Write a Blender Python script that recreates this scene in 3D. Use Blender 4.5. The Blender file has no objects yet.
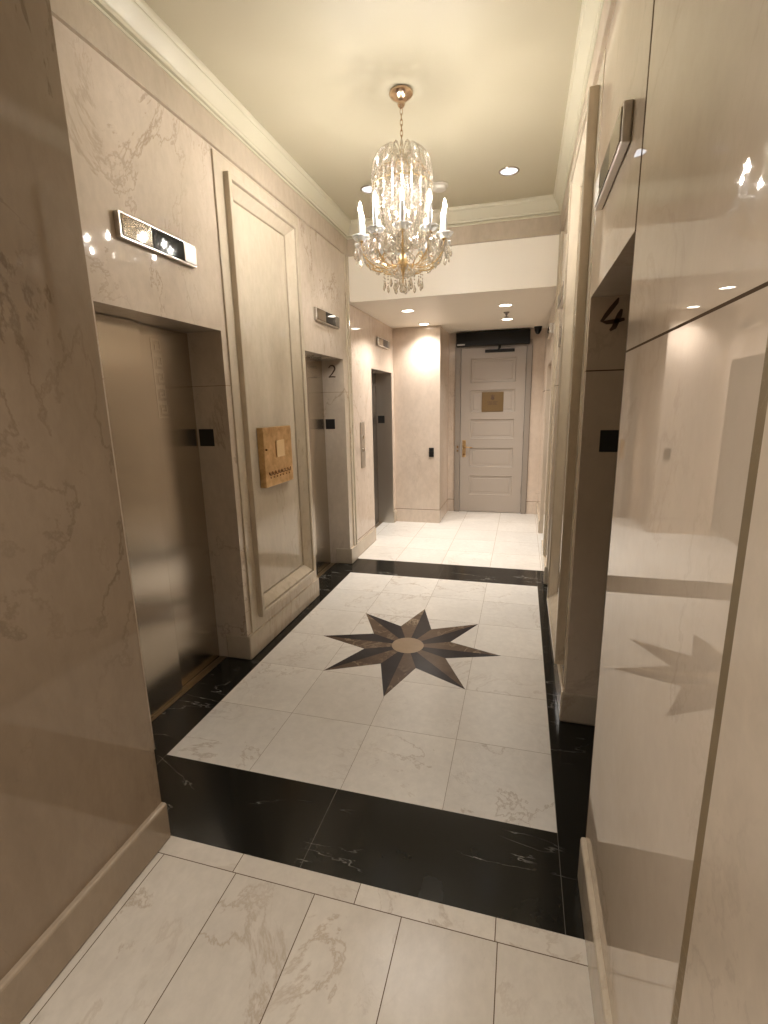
import bpy, bmesh, math, random
from mathutils import Vector, Matrix
random.seed(7)
sc = bpy.context.scene
COL = sc.collection

# ------------------------------------------------------------------ camera, world, exposure
cd = bpy.data.cameras.new('camera'); cam = bpy.data.objects.new('camera', cd); COL.objects.link(cam)
cd.sensor_fit = 'HORIZONTAL'; cd.sensor_width = 36.0; cd.lens = 36.0 * 488.397 / 768.0
cd.clip_start = 0.02
_r = Vector((0.96356522, 0.26671545, -0.02012297)); _u = Vector((-0.0384317, 0.21250952, 0.97640294))
_f = Vector((-0.26469807, 0.94005456, -0.21501711))
m = Matrix((( _r.x, _u.x, -_f.x, 0), (_r.y, _u.y, -_f.y, 0), (_r.z, _u.z, -_f.z, 1.65), (0, 0, 0, 1)))
cam.matrix_world = m
sc.camera = cam
w = bpy.data.worlds.new('world'); sc.world = w; w.use_nodes = True
w.node_tree.nodes['Background'].inputs[0].default_value = (1.0, 0.95, 0.9, 1)
w.node_tree.nodes['Background'].inputs[1].default_value = 0.03
sc.view_settings.view_transform = 'Standard'; sc.view_settings.look = 'None'
sc.view_settings.gamma = 1.0; sc.view_settings.use_curve_mapping = False
sc.view_settings.exposure = 1.06
cy = sc.cycles
cy.use_denoising = True
cy.max_bounces = 14; cy.diffuse_bounces = 5; cy.glossy_bounces = 6; cy.transmission_bounces = 8; cy.transparent_max_bounces = 40
cy.sample_clamp_indirect = 4.0; cy.sample_clamp_direct = 0.0
cy.caustics_reflective = False; cy.caustics_refractive = False

BULB = 2250.0         # strength of each candle filament
SPOT_REAR = 50.0      # watts of each rear downlight
SPOT_MAIN = 42.0
FILL_LOBBY = 72.0  # watts of each added fill lamp in the near ceiling
WARM = (1.0, 0.945, 0.88)

# ------------------------------------------------------------------ node materials
class NT:
    def __init__(s, name):
        s.m = bpy.data.materials.new(name); s.m.use_nodes = True
        s.t = s.m.node_tree; s.n = s.t.nodes; s.l = s.t.links
        s.b = s.n['Principled BSDF']
    def add(s, typ, **kw):
        n = s.n.new(typ)
        for k, v in kw.items(): setattr(n, k, v)
        return n
    def put(s, sock, v):
        if isinstance(v, bpy.types.NodeSocket): s.l.new(v, sock)
        else: sock.default_value = v
    def math(s, op, a, b=0.0, c=None):
        n = s.add('ShaderNodeMath', operation=op); s.put(n.inputs[0], a); s.put(n.inputs[1], b)
        if c is not None: s.put(n.inputs[2], c)
        return n.outputs[0]
    def vmath(s, op, a, b):
        n = s.add('ShaderNodeVectorMath', operation=op); s.put(n.inputs[0], a); s.put(n.inputs[1], b); return n.outputs[0]
    def noise(s, vec, scale, detail=4.0, rough=0.55, dist=0.0):
        n = s.add('ShaderNodeTexNoise'); s.put(n.inputs['Vector'], vec)
        n.inputs['Scale'].default_value = scale; n.inputs['Detail'].default_value = detail
        n.inputs['Roughness'].default_value = rough; n.inputs['Distortion'].default_value = dist
        return n.outputs['Fac']
    def ramp(s, v, a, b, lo=0.0, hi=1.0):
        n = s.add('ShaderNodeMapRange'); n.clamp = True
        s.put(n.inputs[0], v); n.inputs[1].default_value = a; n.inputs[2].default_value = b
        n.inputs[3].default_value = lo; n.inputs[4].default_value = hi
        return n.outputs[0]
    def mix(s, fac, a, b):
        n = s.add('ShaderNodeMix', data_type='RGBA')
        s.put(n.inputs[0], fac)
        for sock, v in ((n.inputs[6], a), (n.inputs[7], b)):
            s.put(sock, v if isinstance(v, bpy.types.NodeSocket) else (*v, 1.0))
        return n.outputs[2]
    def pos(s):
        return s.add('ShaderNodeNewGeometry').outputs['Position']
    def xyz(s, v):
        n = s.add('ShaderNodeSeparateXYZ'); s.put(n.inputs[0], v); return n.outputs
    def vec(s, x, y, z):
        n = s.add('ShaderNodeCombineXYZ')
        for i, v in enumerate((x, y, z)): s.put(n.inputs[i], v)
        return n.outputs[0]

def simple(name, col, rough=0.5, metal=0.0, **kw):
    t = NT(name); b = t.b
    p = t.pos()
    nz = t.noise(p, 40.0, 3.0)
    c2 = tuple(max(0, c * 0.9) for c in col)
    t.put(b.inputs['Base Color'], t.mix(nz, c2, col))
    b.inputs['Roughness'].default_value = rough; b.inputs['Metallic'].default_value = metal
    for k, v in kw.items(): b.inputs[k].default_value = v
    return t.m

def marble(name, c1, c2, vein, rough=0.06, vein_amt=0.55, stretch=(1, 1, 0.45), vscale=1.3, tile=None, rows=None, lines=(), joint=(0.25, 0.2, 0.15), spec=0.5, vw=.012, fine_amt=.35, voff=(0, 0, 0)):
    """tile=(x0,y0,sx,sy,half) square tiles; rows = list of (axis,value,half) joint lines"""
    t = NT(name); P = t.pos(); o = t.xyz(P)
    Q = P
    J = None
    if tile:
        x0, y0, sx, sy, hw = tile
        ax = t.math('DIVIDE', t.math('SUBTRACT', o[0], x0), sx); ay = t.math('DIVIDE', t.math('SUBTRACT', o[1], y0), sy)
        ix = t.math('FLOOR', ax); iy = t.math('FLOOR', ay)
        wn = t.add('ShaderNodeTexWhiteNoise'); wn.noise_dimensions = '2D'
        t.put(wn.inputs['Vector'], t.vec(ix, iy, 0.0))
        Q = t.vmath('ADD', P, t.vmath('MULTIPLY', wn.outputs['Color'], (13.0, 17.0, 11.0)))
        tid = wn.outputs['Value']
        fx = t.math('ABSOLUTE', t.math('SUBTRACT', t.math('FRACT', t.math('ADD', ax, 0.5)), 0.5))
        fy = t.math('ABSOLUTE', t.math('SUBTRACT', t.math('FRACT', t.math('ADD', ay, 0.5)), 0.5))
        J = t.math('MAXIMUM', t.math('LESS_THAN', fx, hw / sx), t.math('LESS_THAN', fy, hw / sy))
    for axis, val, hw in lines:
        k = t.math('LESS_THAN', t.math('ABSOLUTE', t.math('SUBTRACT', o[axis], val)), hw)
        J = k if J is None else t.math('MAXIMUM', J, k)
    S = t.vmath('MULTIPLY', Q, stretch)
    big = t.noise(S, 1.7, 5.0, 0.6, 0.4)
    fine = t.noise(S, 22.0, 5.0, 0.65, 0.3)
    col = t.mix(t.ramp(big, 0.3, 0.7), c1, c2)
    col = t.mix(t.ramp(fine, 0.35, 0.75, 0.0, fine_amt), col, tuple(c * 0.72 for c in c1))
    V = t.vmath('ADD', S, voff)
    vn = t.noise(V, vscale, 9.0, 0.62, 0.7)
    v = t.ramp(t.math('ABSOLUTE', t.math('SUBTRACT', vn, 0.5)), 0.0, vw, 1.0, 0.0)
    patch = t.ramp(t.noise(V, 1.1, 2.0), 0.43, 0.62)
    vf = t.math('MULTIPLY', t.math('MULTIPLY', v, patch), vein_amt)
    col = t.mix(vf, col, vein)
    vn2 = t.noise(t.vmath('ADD', S, (5.3, 2.1, 7.7)), vscale * 2.6, 6.0, 0.6, 1.4)
    v2 = t.ramp(t.math('ABSOLUTE', t.math('SUBTRACT', vn2, 0.5)), 0.0, 0.010, 1.0, 0.0)
    patch2 = t.ramp(t.noise(S, 2.3, 2.0), 0.5, 0.7)
    col = t.mix(t.math('MULTIPLY', t.math('MULTIPLY', v2, patch2), vein_amt * 0.5), col, vein)
    if tile:
        col = t.mix(t.ramp(tid, 0, 1, 0, 0.16), col, tuple(c * 0.55 for c in c1))
    if J is not None: col = t.mix(J, col, joint)
    t.put(t.b.inputs['Base Color'], col)
    if J is not None: t.put(t.b.inputs['Roughness'], t.ramp(J, 0, 1, rough, 0.9))
    else: t.b.inputs['Roughness'].default_value = rough
    t.b.inputs['IOR'].default_value = 1.5
    if J is not None: t.put(t.b.inputs['Specular IOR Level'], t.ramp(J, 0, 1, spec, 0.0))
    else: t.b.inputs['Specular IOR Level'].default_value = spec
    return t.m

CW1, CW2, CV = (0.55, 0.46, 0.36), (0.66, 0.565, 0.465), (0.24, 0.15, 0.085)
M = {}
M['wall'] = marble('wall_marble', CW1, CW2, CV, rough=0.035, vein_amt=.6, vw=.008, lines=[(2, 1.778, 0.0018)], joint=(0.30, 0.22, 0.15), vscale=1.2, stretch=(1, 1, .6), voff=(3.7, 1.3, 2.2))
M['wall_right'] = marble('right_wall_marble', (0.58, 0.48, 0.37), (0.67, 0.565, 0.45), CV, rough=0.015, vein_amt=0.25, lines=[(2, 1.778, 0.0028), (1, 1.543, 0.009)], joint=(0.10, 0.07, 0.045), vscale=1.0, stretch=(1, 1, .8), fine_amt=.15)
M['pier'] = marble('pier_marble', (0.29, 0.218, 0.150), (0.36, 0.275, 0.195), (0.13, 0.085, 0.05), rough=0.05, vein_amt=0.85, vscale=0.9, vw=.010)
M['rear'] = marble('rear_wall_marble', (0.58, 0.475, 0.385), (0.70, 0.595, 0.50), (0.36, 0.26, 0.18), rough=0.06, vein_amt=0.5, lines=[(2, 0.188, 0.004)], joint=(.2, .14, .09), vscale=2.2, stretch=(1, 1, 0.6))
M['trimstone'] = marble('trim_marble', (0.53, 0.455, 0.345), (0.62, 0.54, 0.425), CV, rough=0.1, vein_amt=0.35)
M['frieze'] = marble('frieze_marble', (0.44, 0.365, 0.275), (0.54, 0.46, 0.36), CV, rough=0.55, spec=.3, vein_amt=0.3)
M['base'] = marble('baseboard_marble', (0.49, 0.41, 0.31), (0.57, 0.49, 0.385), CV, rough=0.1, vein_amt=0.35)
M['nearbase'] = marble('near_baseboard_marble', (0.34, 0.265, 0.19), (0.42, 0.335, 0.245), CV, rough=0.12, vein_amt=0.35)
M['dullslab'] = marble('near_slab_marble', (0.57, 0.47, 0.355), (0.64, 0.535, 0.415), CV, rough=0.3, stretch=(1,1,.8), vein_amt=0.25)
FL1, FL2, FV = (0.70, 0.655, 0.595), (0.81, 0.77, 0.71), (0.36, 0.27, 0.19)
M['field'] = marble('field_tiles', FL1, FL2, FV, spec=.28, rough=0.32, vein_amt=0.6, tile=(-1.61, 1.709, 0.4515, 0.452, 0.0013), joint=(0.36, 0.30, 0.24), stretch=(1, 1, 1), vscale=2.0)
M['fore'] = marble('foreground_tiles', (0.60, 0.535, 0.45), (0.70, 0.64, 0.555), (0.33, 0.23, 0.14), spec=.35, rough=0.22, vein_amt=0.5, tile=(-1.245, 0.045, 0.3085, 1.2, 0.0016), joint=(0.13, 0.09, 0.06), stretch=(1.2, 0.8, 1), vscale=1.2)
M['forestrip'] = marble('foreground_border_tiles', (0.62, 0.555, 0.47), (0.72, 0.66, 0.575), (0.33, 0.23, 0.14), spec=.35, rough=0.22, vein_amt=0.5, tile=(-1.417, 1.245, 0.466, 0.9, 0.0016), joint=(0.13, 0.09, 0.06), stretch=(1, 1, 1), vscale=1.7)
M['rearfloor'] = marble('rear_tiles', FL1, FL2, FV, spec=.28, rough=0.32, vein_amt=0.3, tile=(-1.757, 4.87, 0.5, 0.5, 0.002), joint=(0.46, 0.39, 0.31), stretch=(1, 1, 1), vscale=2.0)

def black_marble(name):
    t = NT(name); P = t.pos(); o = t.xyz(P)
    S = t.vmath('MULTIPLY', P, (0.45, 1.7, 1.0))
    vn = t.noise(S, 2.4, 6.0, 0.52, 0.5)
    v = t.ramp(t.math('ABSOLUTE', t.math('SUBTRACT', vn, 0.5)), 0.0, 0.0038, 1.0, 0.0)
    patch = t.ramp(t.noise(P, 3.0, 2.0), 0.47, 0.62)
    big = t.noise(P, 6.0, 4.0)
    col = t.mix(big, (0.006, 0.006, 0.005), (0.016, 0.015, 0.012))
    col = t.mix(t.math('MULTIPLY', t.math('MULTIPLY', v, patch), 0.85), col, (0.42, 0.40, 0.36))
    J = None
    for axis, val in ((0, 0.196), (0, -1.61), (0, -0.72), (1, 2.62), (1, 3.55)):
        k = t.math('LESS_THAN', t.math('ABSOLUTE', t.math('SUBTRACT', o[axis], val)), 0.0011)
        J = k if J is None else t.math('MAXIMUM', J, k)
    col = t.mix(t.math('MULTIPLY', J, 0.45), col, (0.22, 0.2, 0.17))
    t.put(t.b.inputs['Base Color'], col); t.b.inputs['Roughness'].default_value = 0.15; t.b.inputs['Specular IOR Level'].default_value = 0.32
    return t.m
M['black'] = black_marble('black_marble')

def paint(name, col, rough=0.55):
    t = NT(name); P = t.pos()
    t.put(t.b.inputs['Base Color'], t.mix(t.noise(P, 3.0, 3.0), tuple(c * 0.97 for c in col), col))
    t.b.inputs['Roughness'].default_value = rough
    return t.m
M['ceil'] = paint('ceiling_paint', (0.53, 0.482, 0.355), 0.5)
M['crown'] = paint('crown_paint', (0.60, 0.56, 0.43), 0.4)
M['soffit'] = paint('rear_ceiling_paint', (0.86, 0.80, 0.70), 0.5)
M['doorpaint'] = paint('door_paint', (0.40, 0.348, 0.30), 0.4)
M['casing'] = paint('door_casing_paint', (0.29, 0.25, 0.212), 0.4)

def steel(name, col, rough, aniso=0.0, streak=True):
    t = NT(name); P = t.pos()
    if streak:
        S = t.vmath('MULTIPLY', P, (60.0, 60.0, 0.6))
        n = t.noise(S, 4.0, 3.0, 0.6)
        t.put(t.b.inputs['Base Color'], t.mix(n, tuple(c * 0.88 for c in col), col))
    else: t.b.inputs['Base Color'].default_value = (*col, 1)
    t.b.inputs['Metallic'].default_value = 1.0; t.b.inputs['Roughness'].default_value = rough
    if aniso:
        t.b.inputs['Anisotropic'].default_value = aniso
        tg = t.add('ShaderNodeTangent', direction_type='RADIAL', axis='Z')
        t.l.new(tg.outputs[0], t.b.inputs['Tangent'])
        t.b.inputs['Anisotropic Rotation'].default_value = 0.0
    return t.m
M['doorsteel'] = steel('brushed_steel', (0.60, 0.54, 0.46), 0.22, 0.85)
M['etch'] = steel('etched_steel', (0.66, 0.60, 0.52), 0.27)
M['darksteel'] = steel('dark_steel', (0.22, 0.2, 0.18), 0.35)
M['satin'] = steel('satin_steel', (0.66, 0.62, 0.56), 0.32)
M['endsteel'] = steel('matte_steel', (0.25, 0.23, 0.20), 0.38)
M['chrome'] = steel('polished_steel', (0.5, 0.46, 0.40), 0.04, streak=False)
def patina(name, c1, c2, rough):
    t = NT(name); P = t.pos()
    n = t.ramp(t.noise(P, 14.0, 5.0, 0.65, 0.4), .3, .7)
    t.put(t.b.inputs['Base Color'], t.mix(n, c1, c2)); t.b.inputs['Metallic'].default_value = 1.0
    t.put(t.b.inputs['Roughness'], t.ramp(n, 0, 1, rough + .12, rough)); return t.m
M['brass'] = patina('aged_brass', (0.48, 0.31, 0.14), (0.74, 0.52, 0.28), 0.3)
M['brasslight'] = steel('light_brass', (0.85, 0.68, 0.42), 0.3, streak=False)
M['oldbrass'] = steel('dark_brass', (0.26, 0.15, 0.07), 0.4, streak=False)
M['gold'] = steel('gilt_metal', (0.80, 0.60, 0.33), 0.22, streak=False)
M['plaque'] = simple('plaque_brass', (0.19, 0.12, 0.05), 0.45, 0.4)
M['canopy'] = steel('rose_brass', (0.62, 0.46, 0.33), 0.16, streak=False)
M['blackplastic'] = simple('black_plastic', (0.008, 0.007, 0.006), 0.5, **{'Specular IOR Level': .25})
M['plateblack'] = simple('black_plate', (0.004, 0.004, 0.005), 0.45)
M['glassblack'] = simple('black_glass', (0.01, 0.012, 0.014), 0.04)
M['numeral'] = simple('numeral_bronze', (0.09, 0.05, 0.03), 0.5, 0.2)
M['whiteplastic'] = simple('white_plastic', (0.72, 0.68, 0.60), 0.4)
M['greyplastic'] = simple('grey_label', (0.55, 0.55, 0.53), 0.5)
M['candle'] = simple('candle_sleeve', (0.30, 0.29, 0.27), 0.5)
M['stripbrown'] = marble('strip_brown', (0.16, 0.115, 0.055), (0.27, 0.19, 0.10), (0.5, 0.42, 0.3), rough=0.5, vein_amt=0.5, stretch=(1, 1, 1), vscale=6)
M['sill'] = steel('sill_bronze', (0.42, 0.32, 0.2), 0.4)
M['stardark'] = marble('star_dark_marble', (0.026, 0.021, 0.021), (0.04, 0.033, 0.032), (0.10, 0.07, 0.06), spec=.12, rough=0.25, vein_amt=0.4, stretch=(1, 1, 1), vscale=6)
M['starbrown'] = marble('star_brown_marble', (0.085, 0.055, 0.038), (0.17, 0.118, 0.078), (0.45, 0.35, 0.24), spec=.12, rough=0.25, vw=.03, vein_amt=0.8, stretch=(1, 1, 1), vscale=5)
M['startan'] = marble('star_tan_marble', (0.33, 0.24, 0.16), (0.40, 0.30, 0.2), (0.2, 0.13, 0.08), spec=.12, rough=0.25, vein_amt=0.5, stretch=(1, 1, 1), vscale=8)

def emit(name, col, strength):
    t = NT(name); t.n.remove(t.b); e = t.add('ShaderNodeEmission')
    e.inputs[0].default_value = (*col, 1); e.inputs[1].default_value = strength
    t.l.new(e.outputs[0], t.n['Material Output'].inputs[0]); return t.m
M['filament'] = emit('lit_filament', (1.0, 0.94, 0.87), BULB)
def bulb_glass():
    t = NT('lit_candle_bulb'); t.n.remove(t.b); e = t.add('ShaderNodeEmission'); e.inputs[0].default_value = (1.0, .93, .82, 1); e.inputs[1].default_value = 9.0
    tr = t.add('ShaderNodeBsdfTransparent'); ad = t.add('ShaderNodeAddShader')
    t.l.new(tr.outputs[0], ad.inputs[0]); t.l.new(e.outputs[0], ad.inputs[1]); t.l.new(ad.outputs[0], t.n['Material Output'].inputs[0]); return t.m
M['bulb'] = bulb_glass()
M['lamp'] = emit('lit_downlight_lamp', (1.0, 0.90, 0.74), 9.0)
M['lampdim'] = emit('dim_downlight_lamp', (0.95, 0.95, 1.0), 0.8)

def crystal(name, tint=(1, 1, 1)):
    t = NT(name); t.n.remove(t.b)
    tr = t.add('ShaderNodeBsdfTransparent'); tr.inputs[0].default_value = (0.97 * tint[0], 0.96 * tint[1], 0.93 * tint[2], 1)
    gl = t.add('ShaderNodeBsdfGlass'); gl.inputs['IOR'].default_value = 1.55; gl.inputs['Roughness'].default_value = 0.0
    gl.inputs[0].default_value = (1, 0.98, 0.94, 1)
    go = t.add('ShaderNodeBsdfGlossy'); go.inputs['Roughness'].default_value = 0.2; go.inputs[0].default_value = (1, 0.98, 0.94, 1)
    m1 = t.add('ShaderNodeMixShader'); m1.inputs[0].default_value = 0.75
    t.l.new(tr.outputs[0], m1.inputs[1]); t.l.new(gl.outputs[0], m1.inputs[2])
    m2 = t.add('ShaderNodeMixShader'); m2.inputs[0].default_value = 0.42
    t.l.new(m1.outputs[0], m2.inputs[1]); t.l.new(go.outputs[0], m2.inputs[2])
    t.l.new(m2.outputs[0], t.n['Material Output'].inputs[0])
    return t.m
M['crystal'] = crystal('cut_crystal')
def dish():
    t = NT('pressed_glass'); t.b.inputs['Base Color'].default_value = (.75, .76, .74, 1); t.b.inputs['Roughness'].default_value = .25
    tr = t.add('ShaderNodeBsdfTransparent'); mx = t.add('ShaderNodeMixShader'); mx.inputs[0].default_value = .5
    t.l.new(tr.outputs[0], mx.inputs[1]); t.l.new(t.b.outputs[0], mx.inputs[2]); t.l.new(mx.outputs[0], t.n['Material Output'].inputs[0]); return t.m
M['dish'] = dish()

# ------------------------------------------------------------------ mesh helpers
def box(bm, x0, x1, y0, y1, z0, z1, bev=0.0, mi=0):
    xs, ys, zs = sorted((x0, x1)), sorted((y0, y1)), sorted((z0, z1))
    v = [bm.verts.new((x, y, z)) for x in xs for y in ys for z in zs]
    F = [(0, 1, 3, 2), (4, 6, 7, 5), (0, 4, 5, 1), (2, 3, 7, 6), (0, 2, 6, 4), (1, 5, 7, 3)]
    fs = [bm.faces.new([v[i] for i in f]) for f in F]
    for f in fs: f.material_index = mi
    if bev:
        es = list({e for f in fs for e in f.edges})
        r = bmesh.ops.bevel(bm, geom=es, offset=bev, segments=2, profile=0.5, affect='EDGES', clamp_overlap=True)
        for f in r['faces']: f.material_index = mi

def nested(bm, rects, axis, fill=True):
    """rects: list of (a0,a1,b0,b1,h): rings of a rectangle (a,b) at height h along `axis` (0 -> plane y,z ; 2 -> plane x,y)"""
    rings = []
    for a0, a1, b0, b1, h in rects:
        pts = [(a0, b0), (a1, b0), (a1, b1), (a0, b1)]
        rings.append([bm.verts.new((h, a, b) if axis == 0 else (a, b, h)) for a, b in pts])
    for p, q in zip(rings, rings[1:]):
        for i in range(4):
            j = (i + 1) % 4
            bm.faces.new((p[i], p[j], q[j], q[i]))
    if fill: bm.faces.new(rings[-1])
    return rings

def lathe(bm, prof, seg=24, c=(0, 0, 0), scallop=0, amp=0.0, cap=False):
    rings = []
    for r, z in prof:
        ring = []
        for i in range(seg):
            a = 2 * math.pi * i / seg
            rr = r * (1 + (amp * math.cos(scallop * a) if scallop else 0))
            ring.append(bm.verts.new((c[0] + rr * math.cos(a), c[1] + rr * math.sin(a), c[2] + z)))
        rings.append(ring)
    for p, q in zip(rings, rings[1:]):
        for i in range(seg):
            j = (i + 1) % seg
            bm.faces.new((p[i], p[j], q[j], q[i]))
    if cap: bm.faces.new(rings[0][::-1]); bm.faces.new(rings[-1])
    return rings

def tube(bm, pts, rad, seg=8, closed=False):
    pts = [Vector(p) for p in pts]; n = len(pts); rings = []
    rads = rad if isinstance(rad, (list, tuple)) else [rad] * n
    up = None
    for i in range(n):
        if closed: t = pts[(i + 1) % n] - pts[i - 1]
        else: t = pts[min(i + 1, n - 1)] - pts[max(i - 1, 0)]
        t.normalize()
        if up is None: up = t.orthogonal().normalized()
        else:
            up = up - t * up.dot(t)
            up = up.normalized() if up.length > 1e-6 else t.orthogonal().normalized()
        s = t.cross(up)
        rings.append([bm.verts.new(pts[i] + (up * math.cos(2 * math.pi * k / seg) + s * math.sin(2 * math.pi * k / seg)) * rads[i]) for k in range(seg)])
    prs = list(zip(rings, rings[1:])) + ([(rings[-1], rings[0])] if closed else [])
    for p, q in prs:
        for k in range(seg):
            j = (k + 1) % seg
            bm.faces.new((p[k], p[j], q[j], q[k]))
    if not closed: bm.faces.new(rings[0][::-1]); bm.faces.new(rings[-1])

def octa(bm, c, r, h):
    """small faceted bead: 6-sided bipyramid with flat girdle"""
    c = Vector(c); ring1 = []; 
    for i in range(6):
        a = math.pi * i / 3
        ring1.append(bm.verts.new(c + Vector((r * math.cos(a), r * math.sin(a), 0))))
    t = bm.verts.new(c + Vector((0, 0, h))); b = bm.verts.new(c - Vector((0, 0, h)))
    for i in range(6):
        j = (i + 1) % 6
        bm.faces.new((ring1[i], ring1[j], t)); bm.faces.new((ring1[j], ring1[i], b))

def obj(name, bm, mats, parent=None, loc=(0, 0, 0), smooth=False, origin=None):
    """origin: world point that becomes the object's (or its root's) zero; verts given in world space are shifted by it"""
    if origin is not None: bmesh.ops.translate(bm, verts=bm.verts, vec=-Vector(origin))
    bmesh.ops.recalc_face_normals(bm, faces=bm.faces)
    me = bpy.data.meshes.new(name)
    for f in bm.faces: f.smooth = smooth
    bm.to_mesh(me); bm.free()
    for mm in (mats if isinstance(mats, (list, tuple)) else [mats]): me.materials.append(mm)
    o = bpy.data.objects.new(name, me); COL.objects.link(o); o.location = loc
    if parent is not None: o.parent = parent
    return o

def tag(o, label, cat, group=None, kind=None):
    o['label'] = label; o['category'] = cat
    if group: o['group'] = group
    if kind: o['kind'] = kind
    return o

def empty(name, loc, label, cat, group=None, kind=None):
    o = bpy.data.objects.new(name, None); COL.objects.link(o); o.location = loc; o.empty_display_size = 0.1
    return tag(o, label, cat, group, kind)

def part(name, bm, mat, root, smooth=False):
    return obj(name, bm, mat, root, smooth=smooth, origin=root.location)

def sub(name, bm, mat, prt, smooth=False):
    org = prt.parent.location
    return obj(name, bm, mat, prt, smooth=smooth, origin=org)

def struct(name, bm, mat, label, cat, smooth=False):
    return tag(obj(name, bm, mat, smooth=smooth), label, cat, kind='structure')

B = bmesh.new

# ------------------------------------------------------------------ dimensions (metres)
XL, XR = -1.695, 0.269
XP = -1.291                     # left pier face
Y0, Y1, Y2, Y3 = 1.321, 1.709, 4.421, 4.87
YF, YD = 6.655, 7.48            # facing wall, door wall
XC = -1.065                     # corner of the facing wall
ZC, ZR, ZN = 3.338, 2.637, 2.95
ZH = 2.085
OPL = [(1.73, 2.623), (3.78, 4.673)]; OPL3 = (5.62, 6.55)
OPR = [(1.543, 2.436), (3.593, 4.486)]; OPR3 = (5.42, 6.35)
XDL = -1.92                     # far leaf plane on the left
DEPR = 0.225

# ------------------------------------------------------------------ floor
bm = B()
box(bm, XP - .02, XR + .005, -3.0, 1.245, -.06, 0, mi=0)
box(bm, XP - .02, XR + .005, 1.245, Y0, -.06, 0, mi=1)
box(bm, -1.61, 0.196, Y1, Y2, -.06, 0, mi=2)
box(bm, -1.99, 0.55, Y3, YD + .1, -.06, 0, mi=3)
struct('floor', bm, [M['fore'], M['forestrip'], M['field'], M['rearfloor']], 'cream polished marble tile floor of the hallway', 'floor')
bm = B()
box(bm, -1.99, 0.55, Y0, Y1, -.06, 0)
box(bm, -1.99, -1.61, Y1, Y2, -.06, 0)
box(bm, 0.196, 0.55, Y1, Y2, -.06, 0)
box(bm, -1.99, 0.55, Y2, Y3, -.06, 0)
struct('trim_1', bm, M['black'], 'black veined marble border framing the cream star floor', 'floor border')

# ------------------------------------------------------------------ walls
bm = B()
XB = -2.06
box(bm, XB, XL, 1.16, OPL[0][0], 0, 3.4)
box(bm, XB, XL, OPL[0][0], OPL[0][1], ZH, 3.4)
def recessed(bm, xo, xf, y0, y1, a0, a1, sgn):
    box(bm, xo, xf, y0, a0, 0, 3.4); box(bm, xo, xf, a1, y1, 0, 3.4)
    box(bm, xo, xf, a0, a1, 0, .22); box(bm, xo, xf, a0, a1, 2.97, 3.4); box(bm, xo, xf - sgn * .03, a0, a1, .22, 2.97)
recessed(bm, XB, XL, OPL[0][1], OPL[1][0], 2.72, 3.70, 1)
box(bm, XB, XL, OPL[1][0], OPL[1][1], ZH, 3.4)
box(bm, XB, XL, OPL[1][1], Y3, 0, 3.4)
box(bm, XB - .05, XB, 1.16, Y3, 0, 3.4)
struct('wall_left', bm, M['wall'], 'polished cream marble wall holding the two left elevators of the star hall', 'wall')
bm = B()
XL3 = XL - .006
box(bm, XB, XL3, Y3, OPL3[0], 0, 2.7)
box(bm, XB, XL3, OPL3[0], OPL3[1], 2.06, 2.7)
box(bm, XB, XL3, OPL3[1], YF, 0, 2.7)
box(bm, XB - .05, XB, Y3, YF, 0, 2.7)
struct('wall_left_rear', bm, M['rear'], 'pale marble wall around the third elevator under the low rear ceiling', 'wall')
bm = B()
box(bm, XB - .05, XC, YF, YD + .2, 0, 2.7)
struct('wall_far', bm, M['rear'], 'projecting pale marble wall with the card reader beside the far door', 'wall')
bm = B()
box(bm, XC, -0.972, YD, YD + .2, 0, 2.7)
box(bm, 0.112, 0.6, YD, YD + .2, 0, 2.7)
box(bm, -0.972, 0.112, YD, YD + .2, 2.43, 2.7)
struct('wall_back', bm, M['rear'], 'narrow marble wall around the grey panel door', 'wall')
bm = B()
XRB = 0.64
box(bm, XR, XRB, -3.0, OPR[0][0], 0, 3.4)
box(bm, XR, XRB, OPR[0][0], OPR[0][1], ZH, 3.4)
recessed(bm, XRB, XR, OPR[0][1], OPR[1][0], 2.535, 3.51, -1)
box(bm, XR, XRB, OPR[1][0], OPR[1][1], ZH, 3.4)
box(bm, XR, XRB, OPR[1][1], OPR3[0], 0, 3.4)
box(bm, XR, XRB, OPR3[0], OPR3[1], 2.06, 3.4)
box(bm, XR, XRB, OPR3[1], YD, 0, 3.4)
box(bm, XRB, XRB + .05, -3.0, YD, 0, 3.4)
struct('wall_right', bm, M['wall_right'], 'mirror polished cream marble wall reflecting the chandelier', 'wall')
bm = B()
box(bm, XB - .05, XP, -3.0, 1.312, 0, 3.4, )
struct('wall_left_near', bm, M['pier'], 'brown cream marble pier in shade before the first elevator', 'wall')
bm = B()
box(bm, XB - .05, XRB + .05, -3.1, -3.0, 0, 3.4)
struct('wall_near', bm, M['paintwall'] if 'paintwall' in M else M['dullslab'], 'plain lobby wall behind the viewpoint', 'wall')
# dull slab and its worn brown edge strip on the right
bm = B(); box(bm, 0.2635, XR + .002, -3.0, 0.652, 0, 2.95)
struct('wall_right_near', bm, M['dullslab'], 'matte beige marble slab nearest on the right, before the worn brown strip', 'wall')
bm = B(); box(bm, 0.2645, XR + .002, 0.652, 0.680, 0, 2.95, .002)
struct('trim_2', bm, M['stripbrown'], 'worn brown upright edge strip between two marble slabs', 'trim')

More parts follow.
